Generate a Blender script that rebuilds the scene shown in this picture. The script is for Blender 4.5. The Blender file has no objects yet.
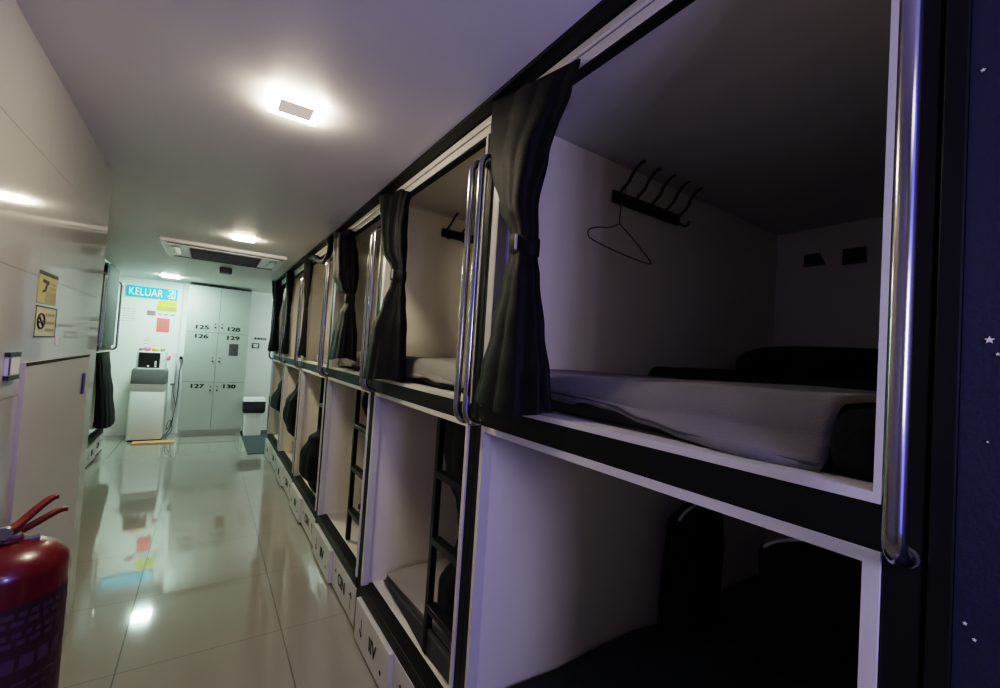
import bpy, bmesh, math, random
from math import sin, cos, pi, radians
from mathutils import Vector, Matrix, Euler
random.seed(7)
scene = bpy.context.scene
C = scene.collection

# ------------------------------------------------------------------ materials
def new_mat(name):
    m = bpy.data.materials.new(name); m.use_nodes = True
    nt = m.node_tree
    return m, nt, nt.nodes['Principled BSDF']

def mat(name, col, rough=0.5, metal=0.0, spec=0.5, noise=0.0, nscale=8.0, bump=0.0, bscale=60.0, coat=0.0, sheen=0.0):
    m, nt, b = new_mat(name)
    b.inputs['Base Color'].default_value = (*col, 1)
    b.inputs['Roughness'].default_value = rough
    b.inputs['Metallic'].default_value = metal
    b.inputs['Specular IOR Level'].default_value = spec
    b.inputs['Coat Weight'].default_value = coat
    b.inputs['Sheen Weight'].default_value = sheen
    tc = nt.nodes.new('ShaderNodeTexCoord')
    if noise > 0:
        n = nt.nodes.new('ShaderNodeTexNoise'); n.inputs['Scale'].default_value = nscale; n.inputs['Detail'].default_value = 5
        nt.links.new(tc.outputs['Object'], n.inputs['Vector'])
        mx = nt.nodes.new('ShaderNodeMix'); mx.data_type = 'RGBA'
        mx.inputs['A'].default_value = (*[c*(1-noise) for c in col], 1)
        mx.inputs['B'].default_value = (*[min(1, c*(1+noise)) for c in col], 1)
        nt.links.new(n.outputs['Fac'], mx.inputs['Factor'])
        nt.links.new(mx.outputs['Result'], b.inputs['Base Color'])
    if bump > 0:
        n2 = nt.nodes.new('ShaderNodeTexNoise'); n2.inputs['Scale'].default_value = bscale; n2.inputs['Detail'].default_value = 4
        nt.links.new(tc.outputs['Object'], n2.inputs['Vector'])
        bp = nt.nodes.new('ShaderNodeBump'); bp.inputs['Strength'].default_value = bump; bp.inputs['Distance'].default_value = 0.01
        nt.links.new(n2.outputs['Fac'], bp.inputs['Height']); nt.links.new(bp.outputs['Normal'], b.inputs['Normal'])
    return m

def emit(name, col, strength, base=None):
    m, nt, b = new_mat(name)
    b.inputs['Base Color'].default_value = (*(base or col), 1)
    b.inputs['Emission Color'].default_value = (*col, 1)
    b.inputs['Emission Strength'].default_value = strength
    return m

def math_node(nt, op, a, b=None):
    n = nt.nodes.new('ShaderNodeMath'); n.operation = op
    for i, v in enumerate((a, b)):
        if v is None: continue
        if isinstance(v, (int, float)): n.inputs[i].default_value = v
        else: nt.links.new(v, n.inputs[i])
    return n.outputs[0]

def tile_mat(name, col, joint, axes, rough, cloud=0.06, width=0.0025, coat=0.0):
    """axes: list of (axis, offset, period); joints drawn where a coordinate hits offset + k*period"""
    m, nt, b = new_mat(name)
    g = nt.nodes.new('ShaderNodeNewGeometry'); s = nt.nodes.new('ShaderNodeSeparateXYZ')
    nt.links.new(g.outputs['Position'], s.inputs[0])
    tot = None
    for ax, off, per in axes:
        v = math_node(nt, 'SUBTRACT', s.outputs[ax], off - 50*per)
        v = math_node(nt, 'PINGPONG', v, per/2)        # distance to nearest joint
        v = math_node(nt, 'LESS_THAN', v, width*(.55 if ax == 1 else 1))
        tot = v if tot is None else math_node(nt, 'MAXIMUM', tot, v)
    n = nt.nodes.new('ShaderNodeTexNoise'); n.inputs['Scale'].default_value = 2.2; n.inputs['Detail'].default_value = 6
    n.inputs['Distortion'].default_value = 1.2
    nt.links.new(g.outputs['Position'], n.inputs['Vector'])
    c1 = nt.nodes.new('ShaderNodeMix'); c1.data_type = 'RGBA'
    c1.inputs['A'].default_value = (*[c*(1-cloud) for c in col], 1); c1.inputs['B'].default_value = (*[min(1, c*(1+cloud)) for c in col], 1)
    nt.links.new(n.outputs['Fac'], c1.inputs['Factor'])
    c2 = nt.nodes.new('ShaderNodeMix'); c2.data_type = 'RGBA'
    c2.inputs['B'].default_value = (*joint, 1)
    nt.links.new(c1.outputs['Result'], c2.inputs['A']); nt.links.new(tot, c2.inputs['Factor'])
    nt.links.new(c2.outputs['Result'], b.inputs['Base Color'])
    r = math_node(nt, 'ADD', math_node(nt, 'MULTIPLY', tot, 0.5), rough)
    nt.links.new(r, b.inputs['Roughness'])
    b.inputs['Coat Weight'].default_value = coat; b.inputs['Coat Roughness'].default_value = 0.02
    return m

M = {}
M['floor'] = tile_mat('polished_floor_tile', (.29,.275,.235), (.06,.06,.05), [(0,.4406,.69),(1,.55,.69)], .06, .06, .003, coat=.6)
M['walltile'] = tile_mat('glossy_wall_tile', (.47,.455,.43), (.17,.16,.14), [(2,1.739,.395),(1,2.105,1.2)], .07, .05, .0024, coat=.4)
M['ceiling'] = mat('ceiling_paint', (.72,.70,.69), .5, noise=.05, nscale=1.5, bump=.04, bscale=3)
M['wall'] = mat('white_wall_paint', (.82,.84,.81), .45, noise=.03, nscale=2)
M['greywall'] = mat('blue_grey_wall', (.30,.36,.46), .6, noise=.05)
M['laminate'] = mat('white_laminate', (.84,.80,.69), .42, noise=.03, nscale=3)
M['deck'] = mat('white_deck_board', (.74,.73,.68), .4, noise=.03)
M['podroof'] = mat('pod_roof_board', (.60,.585,.54), .6, noise=.04)
M['white'] = mat('white_trim', (.62,.605,.57), .36, noise=.02)
M['aluminium'] = mat('pale_aluminium', (.80,.78,.72), .3, metal=.25, noise=.03)
M['black'] = mat('black_frame', (.0045,.0045,.005), .5, spec=.22, noise=.2, nscale=20)
M['blackmetal'] = mat('black_metal', (.006,.006,.0065), .35, spec=.3, metal=.1, noise=.2, nscale=30)
M['chrome'] = mat('chrome', (.42,.415,.40), .17, metal=1, noise=.04)
M['curtain'] = mat('black_curtain_cloth', (.0028,.0030,.0038), .6, noise=.25, nscale=30, bump=.2, bscale=180, spec=.16)
M['greycurtain'] = mat('grey_curtain_cloth', (.03,.032,.032), .8, noise=.15, nscale=30, bump=.2, bscale=160)
M['blanket'] = mat('grey_blanket', (.15,.145,.15), .9, noise=.1, nscale=14, bump=.3, bscale=220, sheen=.2)
M['palelinen'] = mat('pale_grey_blanket', (.20,.195,.18), .9, noise=.08, nscale=12, bump=.3, bscale=200, sheen=.2)
M['sheet'] = mat('lavender_grey_sheet', (.36,.345,.345), .85, noise=.06, nscale=9)
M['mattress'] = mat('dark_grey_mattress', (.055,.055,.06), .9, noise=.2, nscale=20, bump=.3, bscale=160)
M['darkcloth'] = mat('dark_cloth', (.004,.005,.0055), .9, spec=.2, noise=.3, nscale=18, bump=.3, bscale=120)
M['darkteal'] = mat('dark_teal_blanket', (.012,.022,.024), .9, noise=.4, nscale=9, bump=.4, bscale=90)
M['plastic_white'] = mat('white_plastic', (.80,.81,.79), .35, noise=.02)
M['plastic_grey'] = mat('mid_grey_plastic', (.11,.115,.115), .4, noise=.05)
M['plastic_black'] = mat('black_plastic', (.012,.012,.012), .22, noise=.1)
M['locker'] = mat('grey_locker_steel', (.40,.42,.39), .42, noise=.03)
M['joint'] = mat('dark_joint', (.12,.125,.115), .6)
M['ink'] = mat('black_ink', (.015,.015,.015), .6)
M['greyink'] = mat('grey_ink', (.30,.31,.30), .7)
M['red'] = mat('extinguisher_red', (.125,.005,.012), .28, noise=.06, coat=.35)
M['redlever'] = mat('red_lever_paint', (.18,.018,.016), .45, noise=.1)
M['label'] = mat('extinguisher_label', (.045,.010,.018), .45, noise=.35, nscale=40)
M['labelwhite'] = mat('label_pale_print', (.075,.04,.055), .5, noise=.3, nscale=60)
M['steel'] = mat('dull_steel', (.35,.34,.33), .35, metal=.9, noise=.1)
M['cyan'] = emit('cyan_sign_face', (.0,.42,.66), .7, (.0,.35,.5))
M['signwhite'] = emit('white_sign_letter', (.72,.98,1), .75)
M['yellow'] = mat('yellow_notice', (.80,.76,.03), .5, noise=.05)
M['olive'] = mat('olive_yellow_notice', (.55,.60,.04), .5, noise=.08)
M['redpaper'] = mat('coral_red_paper', (.80,.12,.12), .6, noise=.04)
M['brown'] = mat('brown_pink_sticker', (.22,.15,.15), .6, noise=.3, nscale=60)
M['yellowdull'] = mat('dull_yellow_sticker', (.50,.45,.17), .45, noise=.1, nscale=30)
M['cream'] = mat('cream_sticker', (.66,.64,.42), .45, noise=.05)
M['tan'] = mat('tan_sticker', (.40,.31,.15), .5, noise=.1)
M['wood'] = mat('orange_wood_board', (.62,.30,.14), .55, noise=.2, nscale=5)
M['mat'] = mat('charcoal_mat', (.045,.05,.056), .9, noise=.25, nscale=40, bump=.4, bscale=300)
M['pink'] = mat('pink_packet', (.82,.16,.30), .5, noise=.1)
M['orange'] = mat('orange_packet', (.85,.42,.08), .5, noise=.1)
M['lime'] = mat('yellow_packet', (.75,.75,.12), .5, noise=.1)
M['mauve'] = mat('mauve_packet', (.30,.20,.26), .5, noise=.1)
M['violet'] = mat('violet_tag', (.06,.045,.22), .4)
M['grille'] = mat('grey_air_grille', (.16,.16,.155), .6, noise=.15, nscale=50)
M['navy'] = mat('navy_star_cloth', (.006,.007,.026), .7, noise=.35, nscale=60, bump=.15, bscale=200)
M['star'] = mat('pale_star_print', (.75,.74,.62), .5)
M['light_warm'] = emit('warm_lamp_glow', (1.0,.86,.64), 150)
M['light_core'] = emit('warm_lamp_core', (1.0,.80,.68), .5, (.5,.45,.4))
M['light_warm2'] = emit('warm_lamp_glow_far', (1.0,.86,.62), 200)
M['light_cool'] = emit('cool_lamp_glow', (.68,1.0,.84), 300)
M['photo'] = mat('dark_printed_card', (.05,.05,.05), .4, noise=.8, nscale=25)

# ------------------------------------------------------------------ mesh helpers
def add_box(bm, x0, x1, y0, y1, z0, z1, bev=0.0, seg=2):
    r = bmesh.ops.create_cube(bm, size=1.0)
    vs = r['verts']
    for v in vs:
        v.co = Vector(((x0+x1)/2 + v.co.x*(x1-x0), (y0+y1)/2 + v.co.y*(y1-y0), (z0+z1)/2 + v.co.z*(z1-z0)))
    if bev > 0:
        es = list({e for v in vs for e in v.link_edges})
        bmesh.ops.bevel(bm, geom=es, offset=bev, segments=seg, affect='EDGES', profile=.5)

def add_tube(bm, pts, r, n=10, cap=True):
    pts = [Vector(p) for p in pts]
    rs = r if isinstance(r, (list, tuple)) else [r]*len(pts)
    rings = []; prev = None
    for i, p in enumerate(pts):
        t = (pts[min(i+1, len(pts)-1)] - pts[max(i-1, 0)]).normalized()
        if prev is None:
            a = Vector((0,0,1)) if abs(t.z) < .9 else Vector((1,0,0))
            nrm = t.cross(a).normalized()
        else:
            nrm = (prev - t*prev.dot(t)).normalized()
        prev = nrm; bn = t.cross(nrm)
        rings.append([bm.verts.new(p + (nrm*cos(2*pi*k/n) + bn*sin(2*pi*k/n))*rs[i]) for k in range(n)])
    for a, b in zip(rings, rings[1:]):
        for k in range(n):
            bm.faces.new((a[k], a[(k+1)%n], b[(k+1)%n], b[k]))
    if cap:
        bm.faces.new(rings[0][::-1]); bm.faces.new(rings[-1])

def add_lathe(bm, prof, cx=0, cy=0, n=32):
    rings = []
    for r, z in prof:
        if r <= 1e-6: rings.append([bm.verts.new((cx, cy, z))])
        else: rings.append([bm.verts.new((cx+r*cos(2*pi*k/n), cy+r*sin(2*pi*k/n), z)) for k in range(n)])
    for a, b in zip(rings, rings[1:]):
        for k in range(n):
            if len(a) == 1 and len(b) == 1: continue
            if len(a) == 1: bm.faces.new((a[0], b[(k+1)%n], b[k]))
            elif len(b) == 1: bm.faces.new((a[k], a[(k+1)%n], b[0]))
            else: bm.faces.new((a[k], a[(k+1)%n], b[(k+1)%n], b[k]))

def add_poly(bm, pts, thick_vec):
    """prism: polygon pts extruded along thick_vec"""
    a = [bm.verts.new(Vector(p)) for p in pts]; t = Vector(thick_vec)
    b = [bm.verts.new(Vector(p)+t) for p in pts]
    bm.faces.new(a); bm.faces.new(b[::-1])
    n = len(a)
    for i in range(n): bm.faces.new((a[i], b[i], b[(i+1)%n], a[(i+1)%n]))

def add_grid(bm, rows):
    vr = [[bm.verts.new(Vector(p)) for p in r] for r in rows]
    for a, b in zip(vr, vr[1:]):
        for i in range(len(a)-1): bm.faces.new((a[i], a[i+1], b[i+1], b[i]))

def smooth_path(pts, n=6):
    """Catmull-Rom through points"""
    P = [Vector(p) for p in pts]; out = []
    for i in range(len(P)-1):
        p0 = P[max(i-1,0)]; p1 = P[i]; p2 = P[i+1]; p3 = P[min(i+2, len(P)-1)]
        for k in range(n):
            t = k/n
            out.append(.5*((2*p1)+(p2-p0)*t+(2*p0-5*p1+4*p2-p3)*t*t+(3*p1-p0-3*p2+p3)*t**3))
    out.append(P[-1]); return out

def obj(name, bm, material, parent=None, smooth=False, loc=None):
    bmesh.ops.recalc_face_normals(bm, faces=bm.faces)
    me = bpy.data.meshes.new(name); bm.to_mesh(me); bm.free()
    mats = material if isinstance(material, (list, tuple)) else [material]
    for q in mats: me.materials.append(q)
    if smooth:
        for p in me.polygons: p.use_smooth = True
        try: me.set_sharp_from_angle(angle=radians(40))
        except Exception: pass
    o = bpy.data.objects.new(name, me); C.objects.link(o)
    if loc: o.location = loc
    if parent: o.parent = parent
    return o

def boxobj(name, dims, material, parent=None, bev=0.0):
    bm = bmesh.new(); add_box(bm, *dims, bev=bev); return obj(name, bm, material, parent)

def thing(name, label, cat, loc=(0,0,0), rotz=0.0, group=None):
    o = bpy.data.objects.new(name, None); C.objects.link(o)
    o.empty_display_size = .1
    o.location = loc; o.rotation_euler = (0,0,rotz); o['label'] = label; o['category'] = cat
    if group: o['group'] = group
    return o

def tag(o, label, cat, group=None):
    o['label'] = label; o['category'] = cat
    if group: o['group'] = group
    return o

def struct(name, dims, material, label=None):
    o = boxobj(name, dims, material); o['kind'] = 'structure'
    if label: o['label'] = label
    return o

def dup(root, loc, rotz=0.0, label=None, skip=()):
    r = root.copy(); C.objects.link(r); r.location = loc; r.rotation_euler = (0,0,rotz)
    if label: r['label'] = label
    for ch in list(root.children):
        if ch.name.split('.')[0] in skip: continue
        c = ch.copy(); C.objects.link(c); c.parent = r
        for g in list(ch.children):
            d = g.copy(); C.objects.link(d); d.parent = c
    return r

def text_bm(bm, s, size, mtx, depth=0.001, bold=0.0, fit=None):
    cu = bpy.data.curves.new('t', 'FONT'); cu.body = s; cu.size = size; cu.align_x = 'CENTER'; cu.align_y = 'CENTER'
    cu.extrude = depth; cu.offset = bold
    o = bpy.data.objects.new('t', cu); C.objects.link(o)
    dg = bpy.context.evaluated_depsgraph_get(); dg.update()
    me = bpy.data.meshes.new_from_object(o.evaluated_get(dg))
    if fit:
        xs = [v.co.x for v in me.vertices]; ys = [v.co.y for v in me.vertices]
        sx = fit[0]/(max(xs)-min(xs)); sy = fit[1]/(max(ys)-min(ys)); cx = (max(xs)+min(xs))/2; cy = (max(ys)+min(ys))/2
        for v in me.vertices: v.co.x = (v.co.x-cx)*sx; v.co.y = (v.co.y-cy)*sy
    me.transform(mtx)
    bm.from_mesh(me)
    bpy.data.objects.remove(o); bpy.data.curves.remove(cu); bpy.data.meshes.remove(me)

def face_mtx(origin, right, up):
    """local x->right, y->up, z->right x up"""
    r = Vector(right).normalized(); u = Vector(up).normalized(); n = r.cross(u)
    m = Matrix.Identity(4)
    for i in range(3): m[i][0], m[i][1], m[i][2], m[i][3] = r[i], u[i], n[i], origin[i]
    return m

CEIL = 2.435
FX = 0.78          # plane of the bunk fronts
W = 1.12           # pitch of the bunk units
Y0 = 0.156
LX = -0.494        # left wall
YB = 8.75          # back wall

# ------------------------------------------------------------------ the room shell
struct('floor', (-3.2, 3.0, -1.7, 10.2, -.1, 0), M['floor'])
struct('ceiling', (-3.2, 3.0, -1.7, 10.2, CEIL, CEIL+.1), M['ceiling'])
struct('wall_left', (LX-.12, LX, -1.6, 3.14, 0, CEIL), M['walltile'])
struct('wall_return', (-3.1, LX-.12, 3.02, 3.14, 0, CEIL), M['walltile'])
struct('wall_far_left', (-3.2, -3.1, 3.02, YB, 0, CEIL), M['wall'])
struct('wall_back', (-3.1, 0.97, YB, YB+.1, 0, CEIL), M['wall'])
struct('wall_recess', (0.97, 2.95, 9.7, 9.8, 0, CEIL), M['greywall'])
struct('wall_right', (2.86, 2.96, -1.6, 9.7, 0, CEIL), M['wall'])
struct('wall_rear', (LX-.12, 2.96, -1.7, -1.6, 0, CEIL), M['wall'])
struct('trim_1', (FX-.055, FX+.0, -1.5, Y0+6*W, CEIL-.014, CEIL), M['black'])
struct('baseboard_back', (-3.1, 0.97, YB-.012, YB, 0, .07), M['wall'])
struct('baseboard_recess', (0.97, 2.86, 9.66, 9.7, 0, .5), M['mat'])
struct('trim_2', (-.445, -.395, YB-.03, YB, .0, CEIL-.02), M['plastic_white'])

# ------------------------------------------------------------------ bunk units
def drawer_marks(kind, parent, loc):
    """marks printed on a drawer front; plane x = 0 facing -x, reading towards -y"""
    def stroke(bm, pts, w):
        add_tube(bm, [(-.0004, y, z) for y, z in pts], w/2, 6)
    def put(name, bm): obj(name, bm, M['ink'], parent, loc=loc)
    if kind == 'far':
        bm = bmesh.new()
        add_poly(bm, [(0,.397,.165),(0,.404,.165),(0,.404,.092),(0,.426,.110),(0,.430,.104),(0,.4005,.076),(0,.378,.096),(0,.383,.101),(0,.397,.088)], (-.0012,0,0)); put('arrow_mark', bm)
        bm = bmesh.new(); text_bm(bm, 'IIV', .095, face_mtx((-.0012,.22,.12), (0,-1,0), (0,0,1)), .0008, .002); put('lettering', bm)
        bm = bmesh.new(); add_poly(bm, [(0,.10+.012*cos(i*pi/5),.085+.012*sin(i*pi/5)) for i in range(10)], (-.0012,0,0)); put('dot_mark', bm)
    else:
        bm = bmesh.new(); add_poly(bm, [(0,.47+.012*cos(i*pi/5),.14+.012*sin(i*pi/5)) for i in range(10)], (-.0012,0,0)); put('dot_mark', bm)
        bm = bmesh.new(); text_bm(bm, 'CIN', .095, face_mtx((-.0012,.33,.12), (0,-1,0), (0,0,1)), .0008, .002); put('lettering', bm)
        bm = bmesh.new()
        add_poly(bm, [(0,.1265,.07),(0,.1335,.07),(0,.1335,.152),(0,.152,.136),(0,.157,.141),(0,.130,.168),(0,.103,.141),(0,.108,.136),(0,.1265,.152)], (-.0012,0,0)); put('arrow_mark', bm)

def make_unit():
    """two-tier capsule bunk; local x = depth, y = along the corridor, z up; front face x=0"""
    t = thing('bunk_unit', 'x', 'bunk bed', group='two-tier capsule bunks along the corridor')
    D = 2.03
    for y in (0.002, W-.039):
        bm = bmesh.new(); add_box(bm, .031, D, y, y+.037, 0, 2.43); obj('side_panel', bm, M['laminate'], t)
    boxobj('back_panel', (D-.03, D, .04, W-.04, 0, 2.40), M['laminate'], t)
    boxobj('roof_panel', (.031, D-.03, .04, W-.04, 2.40, 2.43), M['podroof'], t)
    boxobj('upper_deck', (.031, D-.03, .04, W-.04, 1.34, 1.402), M['deck'], t)
    boxobj('lower_deck', (.061, D-.03, .04, W-.04, .235, .283), M['deck'], t)
    for y in (0.001, W-.041):
        boxobj('post', (0, .03, y, y+.040, 0, CEIL-.016), M['black'], t, .002)
    boxobj('middle_rail', (-.002, .03, .042, W-.042, 1.332, 1.396), M['black'], t)
    # white trims
    bm = bmesh.new()
    add_box(bm, -.006, .03, .042, .061, .29, 1.332); add_box(bm, -.006, .03, W-.061, W-.042, .29, 1.332)
    add_box(bm, -.006, .03, .061, W-.061, 1.313, 1.332)
    obj('lower_trim', bm, M['white'], t)
    bm = bmesh.new()
    add_box(bm, -.004, .034, .040, .0525, 1.396, 2.36); add_box(bm, -.004, .034, W-.060, W-.022, 1.396, 2.36)
    add_box(bm, -.004, .060, .052, W-.060, 1.396, 1.411)
    obj('upper_trim', bm, M['white'], t)
    bm = bmesh.new()
    add_box(bm, -.008, .034, .010, W-.010, 2.391, 2.416, .002); add_box(bm, -.002, .034, .010, W-.010, 2.358, 2.388, .002)
    rl = obj('curtain_rail', bm, M['aluminium'], t)
    boxobj('groove', (-.0005, .03, .011, W-.011, 2.3865, 2.3925), M['black'], rl)
    boxobj('lower_edge', (.0, .03, .0605, W-.0605, 2.350, 2.3575), M['black'], rl)
    boxobj('top_fascia', (.002, .03, .041, W-.041, 2.417, CEIL-.018), M['black'], t)
    boxobj('base_ledge', (-.004, .06, .042, W-.042, .229, .288), M['black'], t, .003)
    boxobj('plinth', (.02, .06, .042, W-.042, .0, .228), M['black'], t)
    # drawers
    d = boxobj('drawer', (-.024, .018, .565, W-.043, .018, .226), M['white'], t, .002)
    drawer_marks('far', d, (-.0242, .565, 0))
    d = boxobj('drawer', (-.004, .018, .043, .562, .018, .226), M['white'], t, .002)
    drawer_marks('near', d, (-.0042, .0, 0))
    # grab handles
    for y in (.043, W-.022):
        bm = bmesh.new(); z0, z1, x = 1.337, 2.245, -.058; r = .045
        path = [(.0, y, z0)]
        path += [(x+r-r*sin(a), y, z0+r-r*cos(a)) for a in [i*pi/2/6 for i in range(7)]]
        path += [(x, y, z0+(z1-z0)*f) for f in (.2,.4,.6,.8)]
        path += [(x+r-r*cos(a), y, z1-r+r*sin(a)) for a in [i*pi/2/6 for i in range(7)]]
        path += [(.0, y, z1)]
        add_tube(bm, path, .0125, 14)
        for z in (z0, z1): add_tube(bm, [(-.004,y,z),(.001,y,z)], .0145, 14)
        obj('grab_handle', bm, M['chrome'], t, True)
    return t

unit = make_unit()
unit_labels = [
 'nearest two-tier capsule bunk, black-framed, upper berth fully open beside the starry panel',
 'second two-tier capsule bunk from the camera, black ladder standing in its lower berth',
 'third two-tier capsule bunk from the camera, black-framed with white drawers below',
 'fourth two-tier capsule bunk from the camera on the right side of the corridor',
 'fifth two-tier capsule bunk from the camera, second last in the right row',
 'farthest two-tier capsule bunk of the right row, beside the charcoal mat']
units = []
for k in range(6):
    if k == 0:
        u = unit; u.location = (FX, Y0, 0); u['label'] = unit_labels[0]
    else: u = dup(unit, (FX, Y0+k*W, 0), 0, unit_labels[k])
    units.append(u)
dup(unit, (-1.075, 7.74, 0), pi, 'capsule bunk on the left side past the tiled wall, nearest the back wall')
dup(unit, (-1.075, 7.74-W, 0), pi, 'capsule bunk on the left side mostly hidden behind the tiled wall')

unit.children[[c.name.split('.')[0] for c in unit.children].index('grab_handle')].location.y = -.026
boxobj('light_leak_strip', (.05, .50, W-.052, W-.0405, 2.388, 2.3995), M['white'], units[1])  # white strip imitating the bright light leak along the ceiling corner
# ------------------------------------------------------------------ ladders inside the lower berths
def make_ladder():
    t = thing('ladder', 'x', 'ladder', group='black ladders in the lower berths')
    yl, yr = .34, 0.0
    for y in (yl, yr):
        boxobj('rail', (-.014, .014, y-.015, y+.015, 0, 1.022), M['blackmetal'], t, .003)
    for z in (.20, .48, .76):
        bm = bmesh.new(); add_box(bm, -.022, .022, yr+.016, yl-.016, z-.014, z+.014, .004); obj('rung', bm, M['blackmetal'], t)
    return t
lad = make_ladder()
lad_where = ['black ladder in the second bunk from the camera, largest of the ladders',
             'black ladder in the third bunk from the camera, second ladder in the row',
             'black ladder in the fourth bunk from the camera, beside a bulging black curtain',
             'black ladder in the fifth bunk from the camera, second last ladder in the row',
             'black ladder in the farthest bunk of the right row']
for k in range(1, 6):
    loc = (FX+.082, Y0+k*W+(.085,.22,.20,.18,.16)[k-1], .289)
    if k == 1: lad.location = loc; lad['label'] = lad_where[0]
    else: dup(lad, loc, 0, lad_where[k-1])

# ------------------------------------------------------------------ cloth bundles (curtains)
def bundle(bm, keys, nf=9, amp=.13, seed=0, n=96, steps=60, twist=.5, tilt=0.0):
    """keys: (z, cx, cy, rx, ry) from top to bottom"""
    rnd = random.Random(seed)
    ph = [rnd.uniform(0, 6.28) for _ in range(4)]
    keys = sorted(keys, key=lambda k: -k[0])
    def at(z):
        for i in range(len(keys)-1):
            if keys[i][0] >= z >= keys[i+1][0]:
                k0 = keys[max(i-1,0)]; a = keys[i]; b = keys[i+1]; k3 = keys[min(i+2,len(keys)-1)]
                t = (a[0]-z)/(a[0]-b[0]); s = t*t*(3-2*t)
                return [a[j]+(b[j]-a[j])*s for j in range(1,5)]
        return list(keys[-1][1:])
    z0, z1 = keys[0][0], keys[-1][0]; rmax = max(max(k[3], k[4]) for k in keys)
    rings = []
    for i in range(steps+1):
        f = i/steps; z = z0+(z1-z0)*f
        cx, cy, rx, ry = at(z)
        rmin = min(rx, ry)
        ring = []
        for k in range(n):
            a = 2*pi*k/n
            am = amp*min(1.0, .35+.65*max(rx, ry)/rmax)
            s1 = sin(nf*a+ph[0]+twist*f*3)
            g_ = .45+.55*sin(2*a+ph[3]+f)**2
            w = 1 + am*g_*(1.6*abs(s1)-1.0) + am*.6*sin((nf*2-3)*a+ph[1]-twist*f*2) + am*.5*sin(3*a+ph[2]+2*f)
            zz = z
            if i == 0: zz += .006*sin(5*a+ph[3])
            zz -= tilt*(1-f)**4*max(0.0, min(1.0, .75-.9*sin(a)))*1.0
            if i == steps: zz += .010*sin(2*a+ph[3])
            ring.append(bm.verts.new((cx+rx*w*cos(a), cy+ry*w*sin(a), zz)))
        rings.append(ring)
    for a, b in zip(rings, rings[1:]):
        for k in range(n): bm.faces.new((a[k], a[(k+1)%n], b[(k+1)%n], b[k]))
    for ring, z, fl in ((rings[0], z0-.01, 1), (rings[-1], z1+.015, 0)):
        c = bm.verts.new((sum(v.co.x for v in ring)/n, sum(v.co.y for v in ring)/n, z))
        for k in range(n): bm.faces.new((ring[k], ring[(k+1)%n], c))

def curtain(label, keys, tie, loc, group, seed, material='curtain', tagmark=True, name='curtain', cat='curtain', nf=9, amp=.13, tilt=0.0):
    t = thing(name, label, cat, loc, 0, group)
    bm = bmesh.new(); bundle(bm, keys, seed=seed, nf=nf, amp=amp, tilt=tilt); obj('cloth', bm, M[material], t, True)
    if tie:
        z, cx, cy, rx, ry = tie
        bm = bmesh.new(); n = 40; prof = [(-.028,1.0),(-.024,1.05),(0,1.07),(.024,1.05),(.028,1.0)]
        rings = [[bm.verts.new((cx+rx*s*cos(2*pi*k/n), cy+ry*s*sin(2*pi*k/n), z+dz+.012*sin(2*pi*k/n))) for k in range(n)] for dz, s in prof]
        for a, b in zip(rings, rings[1:]):
            for k in range(n): bm.faces.new((a[k], a[(k+1)%n], b[(k+1)%n], b[k]))
        tb = obj('tieback', bm, M['curtain'], t, True)
        if tagmark:
            boxobj('tag', (cx-rx-.008, cx-rx-.002, cy-ry*.35, cy-ry*.35+.006, z-.020, z+.024), M['greyink'], tb)
    return t

UG = 'tied-back black curtains of the upper berths'
LG = 'black curtains gathered in the lower berths'
# upper berth curtains (world coordinates around each unit's far jamb)
def upper(k, label, keys, tie, seed, **kw):
    return curtain(label, keys, tie, (FX, Y0+k*W, 0), UG, seed, **kw)
upper(0, 'black tied-back curtain on the nearest upper berth, tallest of the curtains',
      [(2.415,-.020,.895,.036,.195),(2.34,-.020,.905,.042,.180),(2.18,-.022,.927,.050,.130),(2.03,-.022,.915,.044,.075),(1.93,-.018,.885,.034,.052),
       (1.87,-.018,.885,.036,.052),(1.80,-.02,.885,.044,.068),(1.645,-.022,.890,.055,.105),(1.52,-.026,.895,.060,.142),(1.415,-.03,.900,.062,.165)],
      (1.90,-.018,.885,.037,.055), 3, nf=4, amp=.15, tilt=.06)
upper(1, 'black tied-back curtain on the second upper berth, puffed above its tie',
      [(2.415,-.020,.96,.050,.20),(2.35,-.025,.94,.050,.16),(2.20,-.028,.90,.056,.11),(2.08,-.028,.865,.054,.095),(1.97,-.022,.805,.030,.062),
       (1.90,-.022,.80,.030,.060),(1.80,-.025,.82,.050,.090),(1.66,-.03,.845,.072,.145),(1.50,-.034,.845,.082,.165),(1.415,-.036,.85,.085,.175)],
      (1.935,-.022,.80,.033,.063), 5, nf=4, amp=.13, tilt=.06)
upper(2, 'black tied-back curtain on the third upper berth, round and puffed like a bulb',
      [(2.415,-.02,.84,.055,.20),(2.34,-.03,.77,.062,.155),(2.22,-.035,.70,.070,.155),(2.05,-.035,.645,.070,.155),(1.95,-.03,.60,.05,.12),(1.91,-.024,.56,.026,.066),
       (1.86,-.024,.55,.026,.066),(1.78,-.03,.57,.048,.11),(1.62,-.036,.56,.066,.165),(1.485,-.04,.555,.072,.18)],
      (1.885,-.024,.555,.029,.070), 9, nf=4, amp=.12, tilt=.05)
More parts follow.
